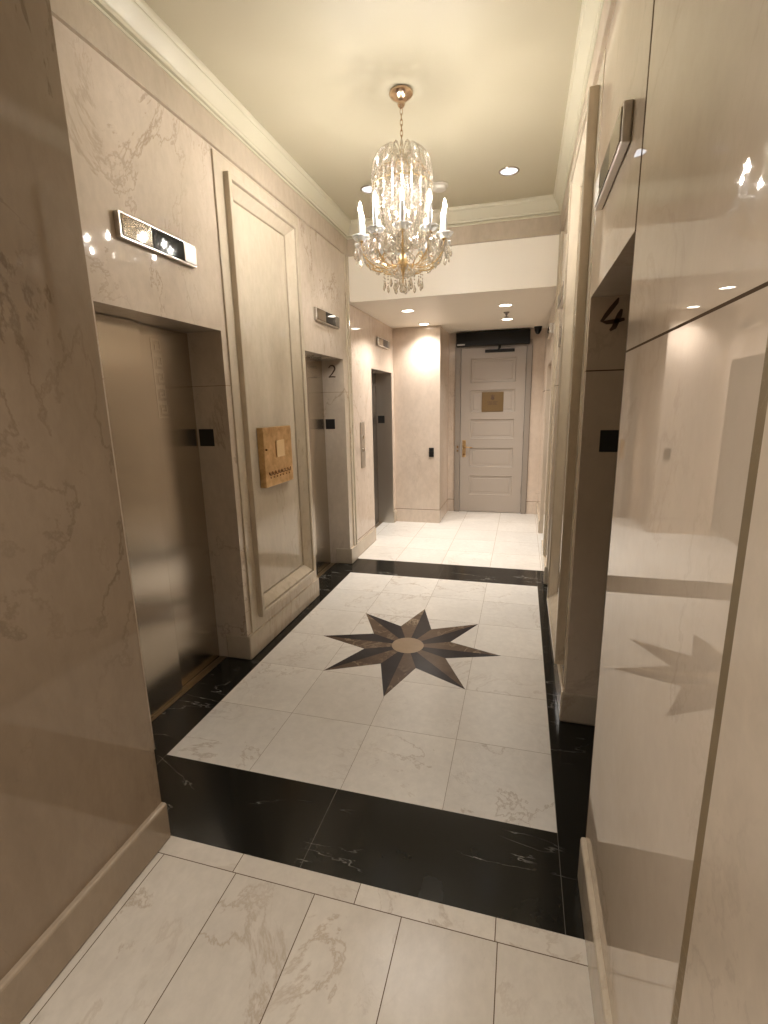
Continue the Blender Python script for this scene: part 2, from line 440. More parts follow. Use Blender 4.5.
# ------------------------------------------------------------------ ceilings
bm = B(); box(bm, XB, XRB, 1.22, Y3 + .02, ZC, ZC + .08)
struct('ceiling', bm, M['ceil'], 'cream painted ceiling above the chandelier', 'ceiling')
bm = B(); box(bm, XB, XRB, Y3, YD + .1, ZR, ZC + .06)
struct('ceiling_rear', bm, M['soffit'], 'low cream ceiling and beam before the grey door', 'ceiling')
bm = B(); box(bm, XB, XRB, -3.0, 1.312, ZN, ZC + .06)
struct('ceiling_near', bm, M['ceil'], 'cream lobby ceiling above the viewpoint', 'ceiling')
# frieze band and crown moulding round the high ceiling
def ring(insets, near=1.312):
    return [(XL + i, XR - i, near + i, Y3 - i, z) for i, z in insets]
bm = B(); nested(bm, ring([(0, 3.05), (.016, 3.052), (.018, 3.060), (.018, 3.197), (0, 3.197)]), 2, fill=False)
struct('trim_3', bm, M['frieze'], 'tan marble frieze band below the crown moulding', 'trim')
bm = B(); nested(bm, ring([(0, 3.197), (.024, 3.1975), (.026, 3.203), (.022, 3.210), (.006, 3.212), (.006, 3.221), (.026, 3.223), (.028, 3.236), (.034, 3.240), (.072, 3.300), (.074, 3.306), (.079, 3.308), (.085, 3.318), (.087, 3.326), (.087, ZC)]), 2, fill=False)
struct('trim_4', bm, M['crown'], 'cream painted crown moulding round the high ceiling', 'trim')

# ------------------------------------------------------------------ baseboards
def bb(bm, x0, x1, y0, y1, h, bev=0):
    """board with a bevelled top edge"""
    box(bm, x0, x1, y0, y1, 0, h, bev or .009)
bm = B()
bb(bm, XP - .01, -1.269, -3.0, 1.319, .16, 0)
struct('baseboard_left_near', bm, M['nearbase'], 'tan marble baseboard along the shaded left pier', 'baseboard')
bm = B()
bb(bm, -1.858, -1.674, 2.618, 3.785, .168, 0); bb(bm, -1.858, -1.674, 4.668, Y3 + .004, .168, 0)
bb(bm, XL - .01, XL3 + .016, Y3 + .004, OPL3[0], .165, 0); bb(bm, XL - .01, XL3 + .016, OPL3[1], YF, .165, 0)
struct('baseboard_left', bm, M['base'], 'marble baseboard blocks between the left elevators', 'baseboard')
bm = B()
bb(bm, .2515, XR + .01, -3.0, OPR[0][0] - .002, .172, 0)
bb(bm, .2515, .44, OPR[0][1] - .005, OPR[1][0] + .005, .172, 0); bb(bm, .2515, .44, OPR[1][1] - .005, Y3, .172, 0)
bb(bm, .2555, XR + .01, Y3, OPR3[0], .17, 0); bb(bm, .2555, XR + .01, OPR3[1], YD, .17, 0)
struct('baseboard_right', bm, M['base'], 'marble baseboard along the mirror polished right wall', 'baseboard')
bm = B()
bb(bm, XL3, XC + .004, YF - .004, YF + .01, .184, .002); bb(bm, XC - .01, XC + .004, YF, YD, .184, .002)
bb(bm, XC, -.972, YD - .004, YD + .01, .184, .002); bb(bm, .112, XR, YD - .004, YD + .01, .184, .002)
struct('baseboard_far', bm, M['rear'], 'pale marble baseboard round the far projecting wall', 'baseboard')
# narrow pilaster edges where the hall turns into the rear part
bm = B()
box(bm, XL - .01, XL + .012, Y3 - .085, Y3 - .03, .168, 3.05, .004); box(bm, XL - .01, XL + .02, Y3 - .03, Y3, .168, 3.05, .004)
struct('trim_5', bm, M['trimstone'], 'narrow marble pilaster edge at the left end of the star hall', 'trim')
bm = B()
box(bm, XR + .01, XR - .012, Y3 - .085, Y3 - .03, .172, 3.05, .004); box(bm, XR + .01, XR - .02, Y3 - .03, Y3, .172, 3.05, .004)
struct('trim_6', bm, M['trimstone'], 'narrow marble pilaster edge at the right end of the star hall', 'trim')

# ------------------------------------------------------------------ framed marble panels
def panel(name, xw, sgn, y0, y1, label, l1=.012):
    prof = [(0, 0.0), (0, l1 - .002), (.004, l1), (.086, l1), (.086, .044), (.089, .047), (.117, .047), (.121, .043), (.123, .018), (.129, .018), (.131, .036), (.136, .033), (.192, -.010), (.194, -.026), (.200, -.026), (.202, -.018)]
    bm = B()
    nested(bm, [(y0 + i, y1 - i, .165 + i, 3.032 - i * (.9), xw + sgn * h) for i, h in prof], 0, fill=True)
    struct(name, bm, M['trimstone'], label, 'wall panel')
panel('trim_7', XL, 1, 2.675, 3.752, 'framed recessed marble panel between the left elevators, behind the brass plate')
panel('trim_8', XR, -1, 2.488, 3.565, 'framed marble panel on the right wall past the number four', l1=.004)

# ------------------------------------------------------------------ elevators
def greek_key(bm, x, y0, y1, z0, z1, sgn):
    wdt = y1 - y0; n = 5; h = (z1 - z0) / n; t = wdt * .12
    for k in range(n):
        b = z1 - (k + 1) * h
        def seg(a0, a1, c0, c1): box(bm, x, x + sgn * .0012, y0 + a0 * wdt, y0 + a1 * wdt, b + c0 * h, b + c1 * h)
        seg(0, .12, 0, 1.0); seg(.12, .95, .86, 1.0); seg(.83, .95, .3, .86); seg(.36, .83, .3, .42); seg(.36, .48, .42, .66); seg(.48, .66, .56, .66); seg(.12, .95, 0, .12)

def elevator(side, op, zh, label, key=True, mat='doorsteel', near_first=True, depth=None):
    sgn = 1 if side == 'L' else -1
    xw = XL if side == 'L' else XR
    xf = xw - sgn * .225
    y0, y1 = op; ym = (y0 + y1) / 2
    root = empty('elevator_door', (xf, ym, 0), label, 'elevator door', 'elevator doors along the hallway', 'thing')
    bm = B(); box(bm, xf, xf - sgn * .03, ym - .02, y1 - .002, .004, zh - .002, .003)
    far = part('door_leaf', bm, M[mat], root)
    bm = B(); box(bm, xf + sgn * .036, xf + sgn * .006, y0 + .002, ym + .015, .004, zh - .002, .003)
    near = part('door_leaf', bm, M[mat], root)
    if key:
        bm = B(); greek_key(bm, xf, ym + .125, ym + .205, 1.60, 2.02, sgn)
        k = sub('greek_key', bm, M['etch'], far); k['label'] = 'etched key pattern strip'
    bm = B(); 
    for i in range(4):
        box(bm, xf + sgn * (.004 + i * .014), xf + sgn * (.013 + i * .014), y0 + .002, y1 - .004, -.01, .0035 if i < 3 else .005)
    part('door_sill', bm, M['sill'], root)
    return root
elevator('L', OPL[0], ZH, 'brushed steel elevator door nearest on the left, with etched key pattern')
elevator('L', OPL[1], ZH, 'narrow view of steel elevator door beside the numeral two', key=False)
elevator('L', OPL3, 2.06, 'dark steel elevator door in the pale rear wall on the left', key=False, mat='darksteel')
elevator('R', OPR[0], ZH, 'steel elevator door set back beside the numeral four', key=False)
elevator('R', OPR[1], ZH, 'steel elevator door on the right wall beyond the framed panel', key=False)
elevator('R', OPR3, 2.06, 'steel elevator door on the right near the grey door', key=False)
# steel lining of the rear elevator's reveal
bm = B(); box(bm, XL3 - .002, XL3 - .215, OPL3[1] - .008, OPL3[1], .0, 2.058)
struct('trim_9', bm, M['satin'], 'steel lined reveal of the rear left elevator', 'trim')

# floor indicators over the doors
def indicator(side, yc, zc, label, ln=.535, ht=.106):
    sgn = 1 if side == 'L' else -1; xw = XL if side == 'L' else XR
    root = empty('floor_indicator', (xw, yc, zc - ht / 2), label, 'floor indicator', 'floor indicators over the elevators')
    bm = B(); box(bm, xw, xw + sgn * .026, yc - ln / 2, yc + ln / 2, zc - ht / 2, zc + ht / 2, .004)
    part('housing', bm, M['satin'], root)
    a, b = yc - ln * .13, yc + ln * .30
    bm = B(); box(bm, xw + sgn * .0262, xw + sgn * .031, yc - ln / 2 + .012, a, zc - ht / 2 + .008, zc + ht / 2 - .008, .002)
    e = part('end_plate', bm, M['chrome'], root); e['label'] = 'polished steel end plate'
    bm = B(); box(bm, xw + sgn * .0262, xw + sgn * .0305, a + .001, b, zc - ht / 2 + .008, zc + ht / 2 - .008, .002)
    part('screen', bm, M['glassblack'], root)
    bm = B(); box(bm, xw + sgn * .0262, xw + sgn * .031, b + .001, yc + ln / 2 - .006, zc - ht / 2 + .008, zc + ht / 2 - .008, .002)
    part('end_plate', bm, M['endsteel'], root)
indicator('L', 2.158, 2.420, 'steel floor indicator above the nearest left elevator', ln=.52)
indicator('L', 4.262, 2.398, 'steel floor indicator above the elevator marked two')
indicator('L', 6.10, 2.385, 'small steel floor indicator above the dark rear elevator', ln=.50, ht=.10)
indicator('R', 1.985, 2.420, 'steel floor indicator seen edge on above the elevator marked four')
indicator('R', 4.08, 2.41, 'steel floor indicator seen edge on beyond the right framed panel')
indicator('R', 5.89, 2.39, 'floor indicator on the right wall near the security camera', ln=.50, ht=.10)

# black plates on the reveals
def braille(x0, x1, y, z0, z1, label):
    bm = B(); box(bm, x0, x1, y - .004, y, z0, z1, .0015)
    tag(obj('floor_plate', bm, M['plateblack'], loc=((x0 + x1) / 2, y, z0), origin=((x0 + x1) / 2, y, z0)), label, 'floor plate', 'black plates on the elevator reveals')
braille(-1.908, -1.806, 2.623, 1.421, 1.525, 'black square plate on the reveal of the nearest left elevator')
braille(-1.908, -1.808, 4.673, 1.418, 1.517, 'black square plate below the numeral two')
braille(-1.900, -1.806, OPL3[1] - .008, 1.40, 1.50, 'black plate on the steel reveal of the dark rear elevator')
braille(.347, .450, 2.436, 1.417, 1.516, 'black square plate below the numeral four')

# numerals
def stroke_poly(bm, pts, widths, org, ux, uz, th):
    """flat calligraphic stroke in the plane (ux,uz), raised by th towards -y"""
    n = len(pts); L = []; Rr = []
    for i in range(n):
        p = Vector(pts[i]); t = Vector(pts[min(i + 1, n - 1)]) - Vector(pts[max(i - 1, 0)]); t.normalize()
        nrm = Vector((-t.y, t.x)) * widths[i] / 2
        L.append(p + nrm); Rr.append(p - nrm)
    def P(q, d): return Vector(org) + Vector((ux * q.x, -d, uz * q.y))
    f1 = [[bm.verts.new(P(q, th)) for q in S] for S in (L, Rr)]; f0 = [[bm.verts.new(P(q, 0)) for q in S] for S in (L, Rr)]
    for i in range(n - 1):
        bm.faces.new((f1[0][i], f1[0][i + 1], f1[1][i + 1], f1[1][i]))
        bm.faces.new((f0[0][i], f1[0][i], f1[0][i + 1], f0[0][i + 1])); bm.faces.new((f0[1][i], f1[1][i], f1[1][i + 1], f0[1][i + 1]))
    for i in (0, n - 1): bm.faces.new((f0[0][i], f1[0][i], f1[1][i], f0[1][i]))
bm = B()
two = [(-.26, .30)] + [(.0 + .27 * math.cos(a), .24 + .26 * math.sin(a)) for a in [math.radians(d) for d in range(165, -50, -15)]] + [(.02, -.18), (-.28, -.46)]
stroke_poly(bm, two, [.10] + [.09] + [.075 + .06 * min(1, i / 8) for i in range(14)] + [.11, .08, .07], (-1.818, 4.673, 1.976), .115, .115, .004)
stroke_poly(bm, [(-.31, -.45), (.0, -.43), (.31, -.45)], [.11, .12, .10], (-1.818, 4.673, 1.976), .115, .115, .004)
tag(obj('floor_number', bm, M['numeral'], origin=(-1.818, 4.673, 1.92), loc=(-1.818, 4.673, 1.92)), 'dark bronze numeral 2 on the elevator reveal', 'number')
bm = B(); o4 = (.362, 2.436, 2.005)
stroke_poly(bm, [(.16, .62), (.10, .48), (-.05, .28), (-.22, .05), (-.36, -.16), (-.20, -.22), (.10, -.20), (.42, -.14)], [.05, .15, .17, .16, .14, .14, .17, .10], o4, .115, .115, .004)
stroke_poly(bm, [(.30, .22), (.24, .05), (.16, -.18), (.07, -.42), (-.06, -.52)], [.08, .18, .2, .18, .08], o4, .115, .115, .004)
tag(obj('floor_number', bm, M['numeral'], origin=(.362, 2.436, 1.945), loc=(.362, 2.436, 1.945)), 'dark bronze slanted numeral 4 on the right elevator reveal', 'number')

# brass plate on the left panel
root = empty('brass_plate', (XL, 3.18, 1.10), 'square brass plate with a small button, fixed to the left marble panel', 'brass plate')
xb = XL - .0175
bm = B(); box(bm, xb, xb + .047, 2.966, 3.385, 1.105, 1.512, .004); part('cover', bm, M['brass'], root)
bm = B(); box(bm, xb + .047, xb + .054, 3.135, 3.255, 1.300, 1.418, .003); p_ = part('button', bm, M['brasslight'], root); p_['label'] = 'pale brass square button'
bm = B()
for k in range(7):
    yc = 3.035 + k * .047
    tube(bm, [(xb + .048, yc - .0235, 1.208), (xb + .051, yc - .013, 1.190), (xb + .052, yc, 1.184), (xb + .051, yc + .013, 1.190), (xb + .048, yc + .0235, 1.208)], .0045, 6)
    octa(bm, (xb + .048, yc, 1.168), .006, .008)
part('ornament', bm, M['oldbrass'], root)
bm = B()
lathe(bm, [(.007, 0), (.007, .012), (.003, .014)], 10); bmesh.ops.rotate(bm, verts=bm.verts, matrix=Matrix.Rotation(math.pi / 2, 3, 'Y')); bmesh.ops.translate(bm, verts=bm.verts, vec=(xb + .045, 2.99, 1.365))
part('keyhole', bm, M['oldbrass'], root)

# call panel and card reader
root = empty('call_panel', (XL3, 5.2, .965), 'tall grey steel call panel left of the dark rear elevator', 'call panel')
bm = B(); box(bm, XL3, XL3 + .012, 5.145, 5.275, .965, 1.465, .003); part('face_plate', bm, M['satin'], root)
for zb in (1.30, 1.16):
    bm = B(); lathe(bm, [(.022, 0), (.022, .004), (.017, .006), (.0, .006)], 16); bmesh.ops.rotate(bm, verts=bm.verts, matrix=Matrix.Rotation(math.pi / 2, 3, 'Y')); bmesh.ops.translate(bm, verts=bm.verts, vec=(XL3 + .012, 5.21, zb))
    part('button', bm, M['chrome'], root)
root = empty('card_reader', (-1.178, YF, .93), 'small black card reader on the far projecting wall', 'card reader')
bm = B(); box(bm, -1.212, -1.145, YF - .022, YF, .932, 1.058, .006); part('housing', bm, M['blackplastic'], root)
bm = B(); box(bm, -1.200, -1.157, YF - .0235, YF - .0222, .985, 1.045); part('screen', bm, M['glassblack'], root)

# ------------------------------------------------------------------ grey door
dx0, dx1, dzt = -.884, .030, 2.415
root = empty('door_1', (-.43, YD, 0), 'grey five panel door with brass plaque at the end of the hallway', 'door', kind='structure')
bm = B()
box(bm, -.968, dx0 - .004, YD - .035, YD + .1, 0, 2.50, .006); box(bm, dx1 + .004, .108, YD - .035, YD + .1, 0, 2.50, .006); box(bm, dx0 - .004, dx1 + .004, YD - .035, YD + .1, dzt + .004, 2.50, .006)
part('door_frame', bm, M['casing'], root)
bm = B()
yf, yb = YD - .004, YD + .04
rows = [(2.275, 1.925), (1.835, 1.50), (1.415, 1.115), (.995, .69), (.575, .265)]
px0, px1 = -.752, -.100
box(bm, dx0, px0, yf, yb, .008, dzt); box(bm, px1, dx1, yf, yb, .008, dzt)
zt = dzt
for a, b in rows + [(.008, None)]:
    box(bm, px0, px1, yf, yb, a, zt); zt = b
for a, b in rows:
    rr = []
    for i, h in ((0, 0), (.004, -.004), (.010, -.002), (.016, .010), (.05, .014), (.055, .009)):
        rr.append([(px0 + i, b + i), (px1 - i, b + i), (px1 - i, a - i), (px0 + i, a - i), yf + h])
    rings = [[bm.verts.new((x, r[4], z)) for x, z in r[:4]] for r in rr]
    for p, q in zip(rings, rings[1:]):
        for i in range(4): bm.faces.new((p[i], p[(i + 1) % 4], q[(i + 1) % 4], q[i]))
    bm.faces.new(rings[-1])
part('door_leaf', bm, M['doorpaint'], root)
bm = B(); box(bm, -.578, -.268, yf - .008, yf + .014, 1.512, 1.796, .002)
pl = part('plaque', bm, M['plaque'], root); pl['label'] = 'square brass plaque with dark crest'
bm = B(); xc = -.423
lathe(bm, [(.026, 0), (.026, .002), (0, .002)], 14); bmesh.ops.rotate(bm, verts=bm.verts, matrix=Matrix.Rotation(math.pi / 2, 3, 'X')); bmesh.ops.translate(bm, verts=bm.verts, vec=(xc, yf - .008, 1.705))
for k in (-1, 0, 1): box(bm, xc + k * .018 - .006, xc + k * .018 + .006, yf - .010, yf - .008, 1.728, 1.752 + (.008 if k == 0 else 0))
for (wd, z) in ((.075, 1.655), (.055, 1.638), (.065, 1.621)): 
    for s in (-1, 1): box(bm, xc + s * .004, xc + s * wd, yf - .0095, yf - .008, z - .004, z + .004)
sub('crest', bm, M['numeral'], pl)
bm = B(); box(bm, -.852, -.800, yf - .008, yf, .845, 1.10, .004); hp = part('handle', bm, M['brass'], root); hp['label'] = 'brass lever handle on a long plate'
bm = B(); tube(bm, [(-.826, yf - .006, 1.0), (-.826, yf - .045, 1.0), (-.815, yf - .055, 1.0), (-.76, yf - .055, .998), (-.70, yf - .052, .992)], [.011, .010, .010, .009, .008], 10)
sub('lever', bm, M['brass'], hp, True)
bm = B(); lathe(bm, [(.016, 0), (.016, .012), (.010, .016), (0, .016)], 12); bmesh.ops.rotate(bm, verts=bm.verts, matrix=Matrix.Rotation(math.pi / 2, 3, 'X')); bmesh.ops.translate(bm, verts=bm.verts, vec=(-.826, yf - .007, .885)); sub('lock', bm, M['oldbrass'], hp, True)
bm = B(); box(bm, -.932, -.906, YD - .041, YD - .035, .93, .955); box(bm, -.932, -.906, YD - .041, YD - .035, .985, 1.02); part('strike', bm, M['oldbrass'], root)
for z in (2.12, 1.18, .36):
    bm = B(); tube(bm, [(dx1 + .002, yf - .010, z - .055), (dx1 + .002, yf - .010, z + .055)], .009, 10); part('hinge', bm, M['darksteel'], root)

# door operator box and its arm
root = empty('door_operator', (-.43, YD - .035, 2.39), 'long black door operator box above the grey door', 'door operator')
bm = B(); box(bm, -.945, .068, YD - .16, YD - .035, 2.432, 2.618, .01); part('housing', bm, M['blackplastic'], root)
bm = B(); box(bm, -.925, -.82, YD - .1612, YD - .160, 2.445, 2.462); q_ = part('badge', bm, M['greyplastic'], root); q_['label'] = 'small grey badge strip'
bm = B(); tube(bm, [(-.34, YD - .09, 2.435), (-.34, YD - .09, 2.395)], .018, 12); tube(bm, [(-.34, YD - .09, 2.400), (-.36, YD - .05, 2.372)], .013, 8); part('arm', bm, M['blackplastic'], root)
bm = B(); box(bm, -.545, -.135, YD - .048, YD - .006, 2.345, 2.385, .004); part('slide_track', bm, M['blackplastic'], root)

# security camera
root = empty('security_camera', (.165, 7.30, ZR), 'small black dome camera under the rear ceiling', 'camera')
bm = B(); lathe(bm, [(.0, 0), (.052, 0), (.052, -.018), (.046, -.022), (.046, -.050), (.040, -.058)], 24, (.165, 7.30, ZR)); part('body', bm, M['blackplastic'], root, True)
bm = B(); lathe(bm, [(.038, -.055), (.036, -.072), (.026, -.088), (.012, -.096), (0.0005, -.097)], 24, (.165, 7.30, ZR)); part('dome', bm, M['glassblack'], root, True)

# ------------------------------------------------------------------ star inlay
sx, sy, R1, R2, RC = -.709, 3.060, .633, .305, .112
root = empty('star_inlay', (sx, sy, 0), 'eight pointed dark marble star inlaid in the cream floor', 'star')
for k in range(8):
    a = math.pi / 4 * k; da = math.pi / 8
    tip = (R1 * math.cos(a), R1 * math.sin(a)); iL = (R2 * math.cos(a + da), R2 * math.sin(a + da)); iR = (R2 * math.cos(a - da), R2 * math.sin(a - da))
    bm = B()
    for pts, mi in ((((0, 0), tip, iL), 1), (((0, 0), iR, tip), 0)):
        top = [bm.verts.new((sx + x, sy + y, .0012)) for x, y in pts]; bot = [bm.verts.new((sx + x, sy + y, -.004)) for x, y in pts]
        for f in (top, bot[::-1]): bm.faces.new(f).material_index = mi
        for i in range(3):
            j = (i + 1) % 3; bm.faces.new((top[i], bot[i], bot[j], top[j])).material_index = mi
    part('star_point', bm, [M['stardark'], M['starbrown']], root)
bm = B(); lathe(bm, [(RC, -.004), (RC, .0016), (0.0004, .0016)], 40, (sx, sy, 0)); cdk = part('center_disc', bm, M['startan'], root); cdk['label'] = 'round tan marble centre'

# ------------------------------------------------------------------ ceiling fixtures
def downlight(x, y, z, lit, label, watts, group, tint=WARM, rad=.075, cone=132):
    root = empty('downlight', (x, y, z), label, 'downlight', group)
    bm = B(); lathe(bm, [(rad - .013, .0), (rad - .013, -.004), (rad - .006, -.008), (rad, -.005), (rad + .001, 0)], 32, (x, y, z)); part('trim_ring', bm, M['chrome'] if not lit else M['whiteplastic'], root, True)
    bm = B(); lathe(bm, [(0.0004, -.0015), (rad - .013, -.0015)], 32, (x, y, z)); part('lamp', bm, M['lamp' if lit else 'lampdim'], root)
    if watts <= 0: return root
    ld = bpy.data.lights.new('downlight_beam', 'SPOT'); ld.energy = watts; ld.color = tint; ld.spot_size = math.radians(cone); ld.spot_blend = 1.0; ld.shadow_soft_size = .07
    lo = bpy.data.objects.new('downlight_beam', ld); COL.objects.link(lo); lo.parent = root; lo.location = (0, 0, -.02)
    return root
G = 'lit downlights in the low rear ceiling'
downlight(-1.236, 5.50, ZR, True, 'lit round downlight over the rear left elevator, nearer one', SPOT_REAR, G)
downlight(-1.240, 6.47, ZR, True, 'lit round downlight in front of the far projecting wall', SPOT_REAR, G)
downlight(-.208, 5.58, ZR, True, 'lit round downlight in front of the ceiling sprinkler', SPOT_REAR, G)
downlight(-.220, 6.50, ZR, True, 'lit round downlight nearest the grey door', SPOT_REAR, G)
G = 'recessed downlights in the high ceiling'
downlight(-.164, 4.23, ZC, False, 'recessed downlight right of the chandelier', SPOT_MAIN, G, cone=82)
downlight(-1.245, 4.20, ZC, False, 'recessed downlight half hidden behind the chandelier candles', SPOT_MAIN, G, cone=82)
for x, y in ((-.5, .35), (-.5, -1.5)): downlight(x, y, ZN, True, 'added fill downlight in the lobby ceiling, out of view', FILL_LOBBY, 'added lobby fill lights', cone=105)  # unseen lamps added as fill for the foreground floor and pier
root = empty('smoke_detector', (-.70, 4.30, ZC), 'round white smoke detector on the high ceiling behind the chandelier', 'smoke detector')
bm = B(); lathe(bm, [(.0, 0), (.068, 0), (.068, -.012), (.060, -.016)], 28, (-.70, 4.30, ZC)); part('base', bm, M['whiteplastic'], root, True)
bm = B(); lathe(bm, [(.056, -.014), (.054, -.034), (.040, -.042), (.0005, -.043)], 28, (-.70, 4.30, ZC)); part('cover', bm, M['whiteplastic'], root, True)
root = empty('sprinkler', (-.213, 6.02, ZR), 'small ceiling sprinkler between the two right rear downlights', 'sprinkler')
bm = B(); lathe(bm, [(.0, 0), (.034, 0), (.030, -.010), (.013, -.014), (.013, -.030), (.006, -.034), (.006, -.05)], 18, (-.213, 6.02, ZR)); part('body', bm, M['darksteel'], root, True)
bm = B(); lathe(bm, [(.0005, -.050), (.026, -.050), (.026, -.053), (.0005, -.053)], 18, (-.213, 6.02, ZR)); part('deflector', bm, M['darksteel'], root)

# ------------------------------------------------------------------ chandelier
CX, CY = -.713, 3.056
ch = empty('chandelier', (CX, CY, ZC), 'crystal chandelier with ten lit candle bulbs hanging over the star', 'chandelier')
def cpart(name, bm, mat, loc=(0, 0, 0), rz=0.0, smooth=False, parent=None):
    o = obj(name, bm, mat, parent or ch, loc=loc, smooth=smooth); o.rotation_euler = (0, 0, rz); return o
def dup(o, loc, rz=0.0, parent=None):
    c = o.copy(); COL.objects.link(c); c.parent = parent or ch; c.location = loc; c.rotation_euler = (0, 0, rz)
    for k in list(o.children):
        d = k.copy(); COL.objects.link(d); d.parent = c
    return c
H = lambda z: z - ZC              # height -> local z
bm = B(); lathe(bm, [(.0, 0), (.058, 0), (.066, -.006), (.068, -.014), (.060, -.026), (.040, -.040), (.022, -.052), (.018, -.060), (.022, -.064), (.018, -.072), (.008, -.082), (.001, -.084)], 36)
cpart('canopy', bm, M['canopy'], smooth=True)
bm = B()
zz = -.084; k = 0
while zz > H(3.055):
    L = .034; pts = []
    for i in range(12):
        a = 2 * math.pi * i / 12
        p = Vector((.0075 * math.cos(a), 0, L / 2 * math.sin(a)))
        if k % 2: p = Vector((0, p.x, p.z))
        pts.append(p + Vector((0, 0, zz - L / 2 + .003)))
    tube(bm, pts, .0022, 6, closed=True); zz -= .0262; k += 1
cpart('chain', bm, M['canopy'], smooth=True)
bm = B(); lathe(bm, [(.001, H(3.06)), (.010, H(3.055)), (.014, H(3.04)), (.008, H(3.02)), (.007, H(2.95)), (.016, H(2.93)), (.018, H(2.91)), (.008, H(2.89)), (.007, H(2.75)), (.020, H(2.71)), (.024, H(2.67)), (.010, H(2.62)), (.009, H(2.52)), (.026, H(2.49)), (.032, H(2.46)), (.026, H(2.435)), (.012, H(2.42)), (.006, H(2.395)), (.003, H(2.345)), (.001, H(2.34))], 20)
cpart('stem', bm, M['gold'], smooth=True)
# arms, candles
N = 10; RA = .250; ZA = 2.575
def S(t, pts):
    """Catmull-Rom"""
    n = len(pts) - 1; i = min(int(t * n), n - 1); u = t * n - i
    P = [Vector(pts[max(0, min(n, i + d))]) for d in (-1, 0, 1, 2)]
    return 0.5 * ((2 * P[1]) + (P[2] - P[0]) * u + (2 * P[0] - 5 * P[1] + 4 * P[2] - P[3]) * u * u + (3 * P[1] - P[0] - 3 * P[2] + P[3]) * u ** 3)
armp = [(.02, 0, H(2.465)), (.07, 0, H(2.435)), (.14, 0, H(2.43)), (.20, 0, H(2.455)), (.238, 0, H(2.50)), (RA, 0, H(ZA))]
bm = B(); tube(bm, [S(i / 24, armp) for i in range(25)], .0040, 8)
scr = [(.10, 0, H(2.432)), (.13, 0, H(2.47)), (.17, 0, H(2.485)), (.19, 0, H(2.465)), (.175, 0, H(2.45)), (.162, 0, H(2.462))]
tube(bm, [S(i / 14, scr) for i in range(15)], .0032, 6)
arm = cpart('arm', bm, M['gold'], rz=math.radians(-90), smooth=True)
bm = B(); lathe(bm, [(.008, -.012), (.018, -.008), (.036, 0), (.047, .010), (.050, .018), (.047, .016), (.034, .006), (.016, .0), (.010, .002)], 32, scallop=8, amp=.06)
bob = cpart('drip_dish', bm, M['dish'], smooth=True)
bm = B(); lathe(bm, [(.013, .0), (.015, .014), (.0135, .016), (.0135, .128), (.010, .131), (.001, .131)], 16)
can = cpart('candle', bm, M['candle'], smooth=True)
bm = B(); lathe(bm, [(.0065, .130), (.011, .142), (.0128, .152), (.011, .166), (.006, .182), (.0008, .196)], 10)
lathe(bm, [(.0004, .146), (.003, .149), (.003, .167), (.0004, .170)], 6)
for f in bm.faces:
    f.material_index = 1 if max(math.hypot(v.co.x, v.co.y) for v in f.verts) < .0035 and f.calc_center_median().z < .1705 else 0
obj('flame_bulb', bm, [M['bulb'], M['filament']], can, smooth=True)
bm = B(); lathe(bm, [(.004, -.012), (.012, -.016), (.015, -.006), (.010, .0), (.014, .008)], 16)
cup = cpart('candle_cup', bm, M['gold'], smooth=True)
angs = [math.radians(-76.9 + 36 * i) for i in range(N)]
for i, a in enumerate(angs):
    L = (RA * math.cos(a), RA * math.sin(a), H(ZA))
    if i == 0:
        for o, r_ in ((bob, 0), (can, 0), (cup, 0)): o.location = L
        arm.rotation_euler = (0, 0, a)
    else:
        dup(arm, (0, 0, 0), a); dup(bob, L, a); dup(can, L, a); dup(cup, L, a)
# cut drops
def drop(bm, c, ln, wd, seg=8):
    c = Vector(c)
    prof = [(.10, .0), (.55, -.28), (1.0, -.62), (.72, -.84), (.0, -1.0)]
    octa(bm, c + Vector((0, 0, -.006)), .0055, .006)
    rings = []
    for r, z in prof[:-1]:
        rings.append([bm.verts.new(c + Vector((wd * r * math.cos(2 * math.pi * i / seg), wd * .55 * r * math.sin(2 * math.pi * i / seg), -.012 + ln * z))) for i in range(seg)])
    tip = bm.verts.new(c + Vector((0, 0, -.012 - ln)))
    for p, q in zip(rings, rings[1:]):
        for i in range(seg): bm.faces.new((p[i], p[(i + 1) % seg], q[(i + 1) % seg], q[i]))
    for i in range(seg): bm.faces.new((rings[-1][i], rings[-1][(i + 1) % seg], tip))
    bm.faces.new(rings[0][::-1])
bm = B(); [octa(bm, (0, 0, -.016 * q), .0058, .0066) for q in range(3)]; drop(bm, (0, 0, -.048), .052, .0125); d0 = cpart('crystal_drop', bm, M['crystal'])
first = [True]
def hang(x, y, z, rz):
    if first[0]: d0.location = (x, y, H(z)); d0.rotation_euler = (0, 0, rz); first[0] = False
    else: dup(d0, (x, y, H(z)), rz)
for a in angs:                                     # four drops below each dish
    bx, by = RA * math.cos(a), RA * math.sin(a)
    for k in range(4):
        b = a + math.pi / 4 + k * math.pi / 2
        hang(bx + .043 * math.cos(b), by + .043 * math.sin(b), ZA + .008, b + math.pi / 2)
for k in range(12):                                # bottom fringe
    a = 2 * math.pi * k / 12 + .1
    hang(.115 * math.cos(a), .115 * math.sin(a), 2.425, a + math.pi / 2)
for k in range(6):
    a = 2 * math.pi * k / 6
    hang(.05 * math.cos(a), .05 * math.sin(a), 2.425, a)
for k in range(N):                                 # drops on the upper crown
    a = angs[k] + math.radians(18)
    hang(.168 * math.cos(a), .168 * math.sin(a), 2.955, a + math.pi / 2)
    hang(.10 * math.cos(a), .10 * math.sin(a), 3.010, a + math.pi / 2)
    hang(.165 * math.cos(a), .165 * math.sin(a), 2.80, a + math.pi / 2)
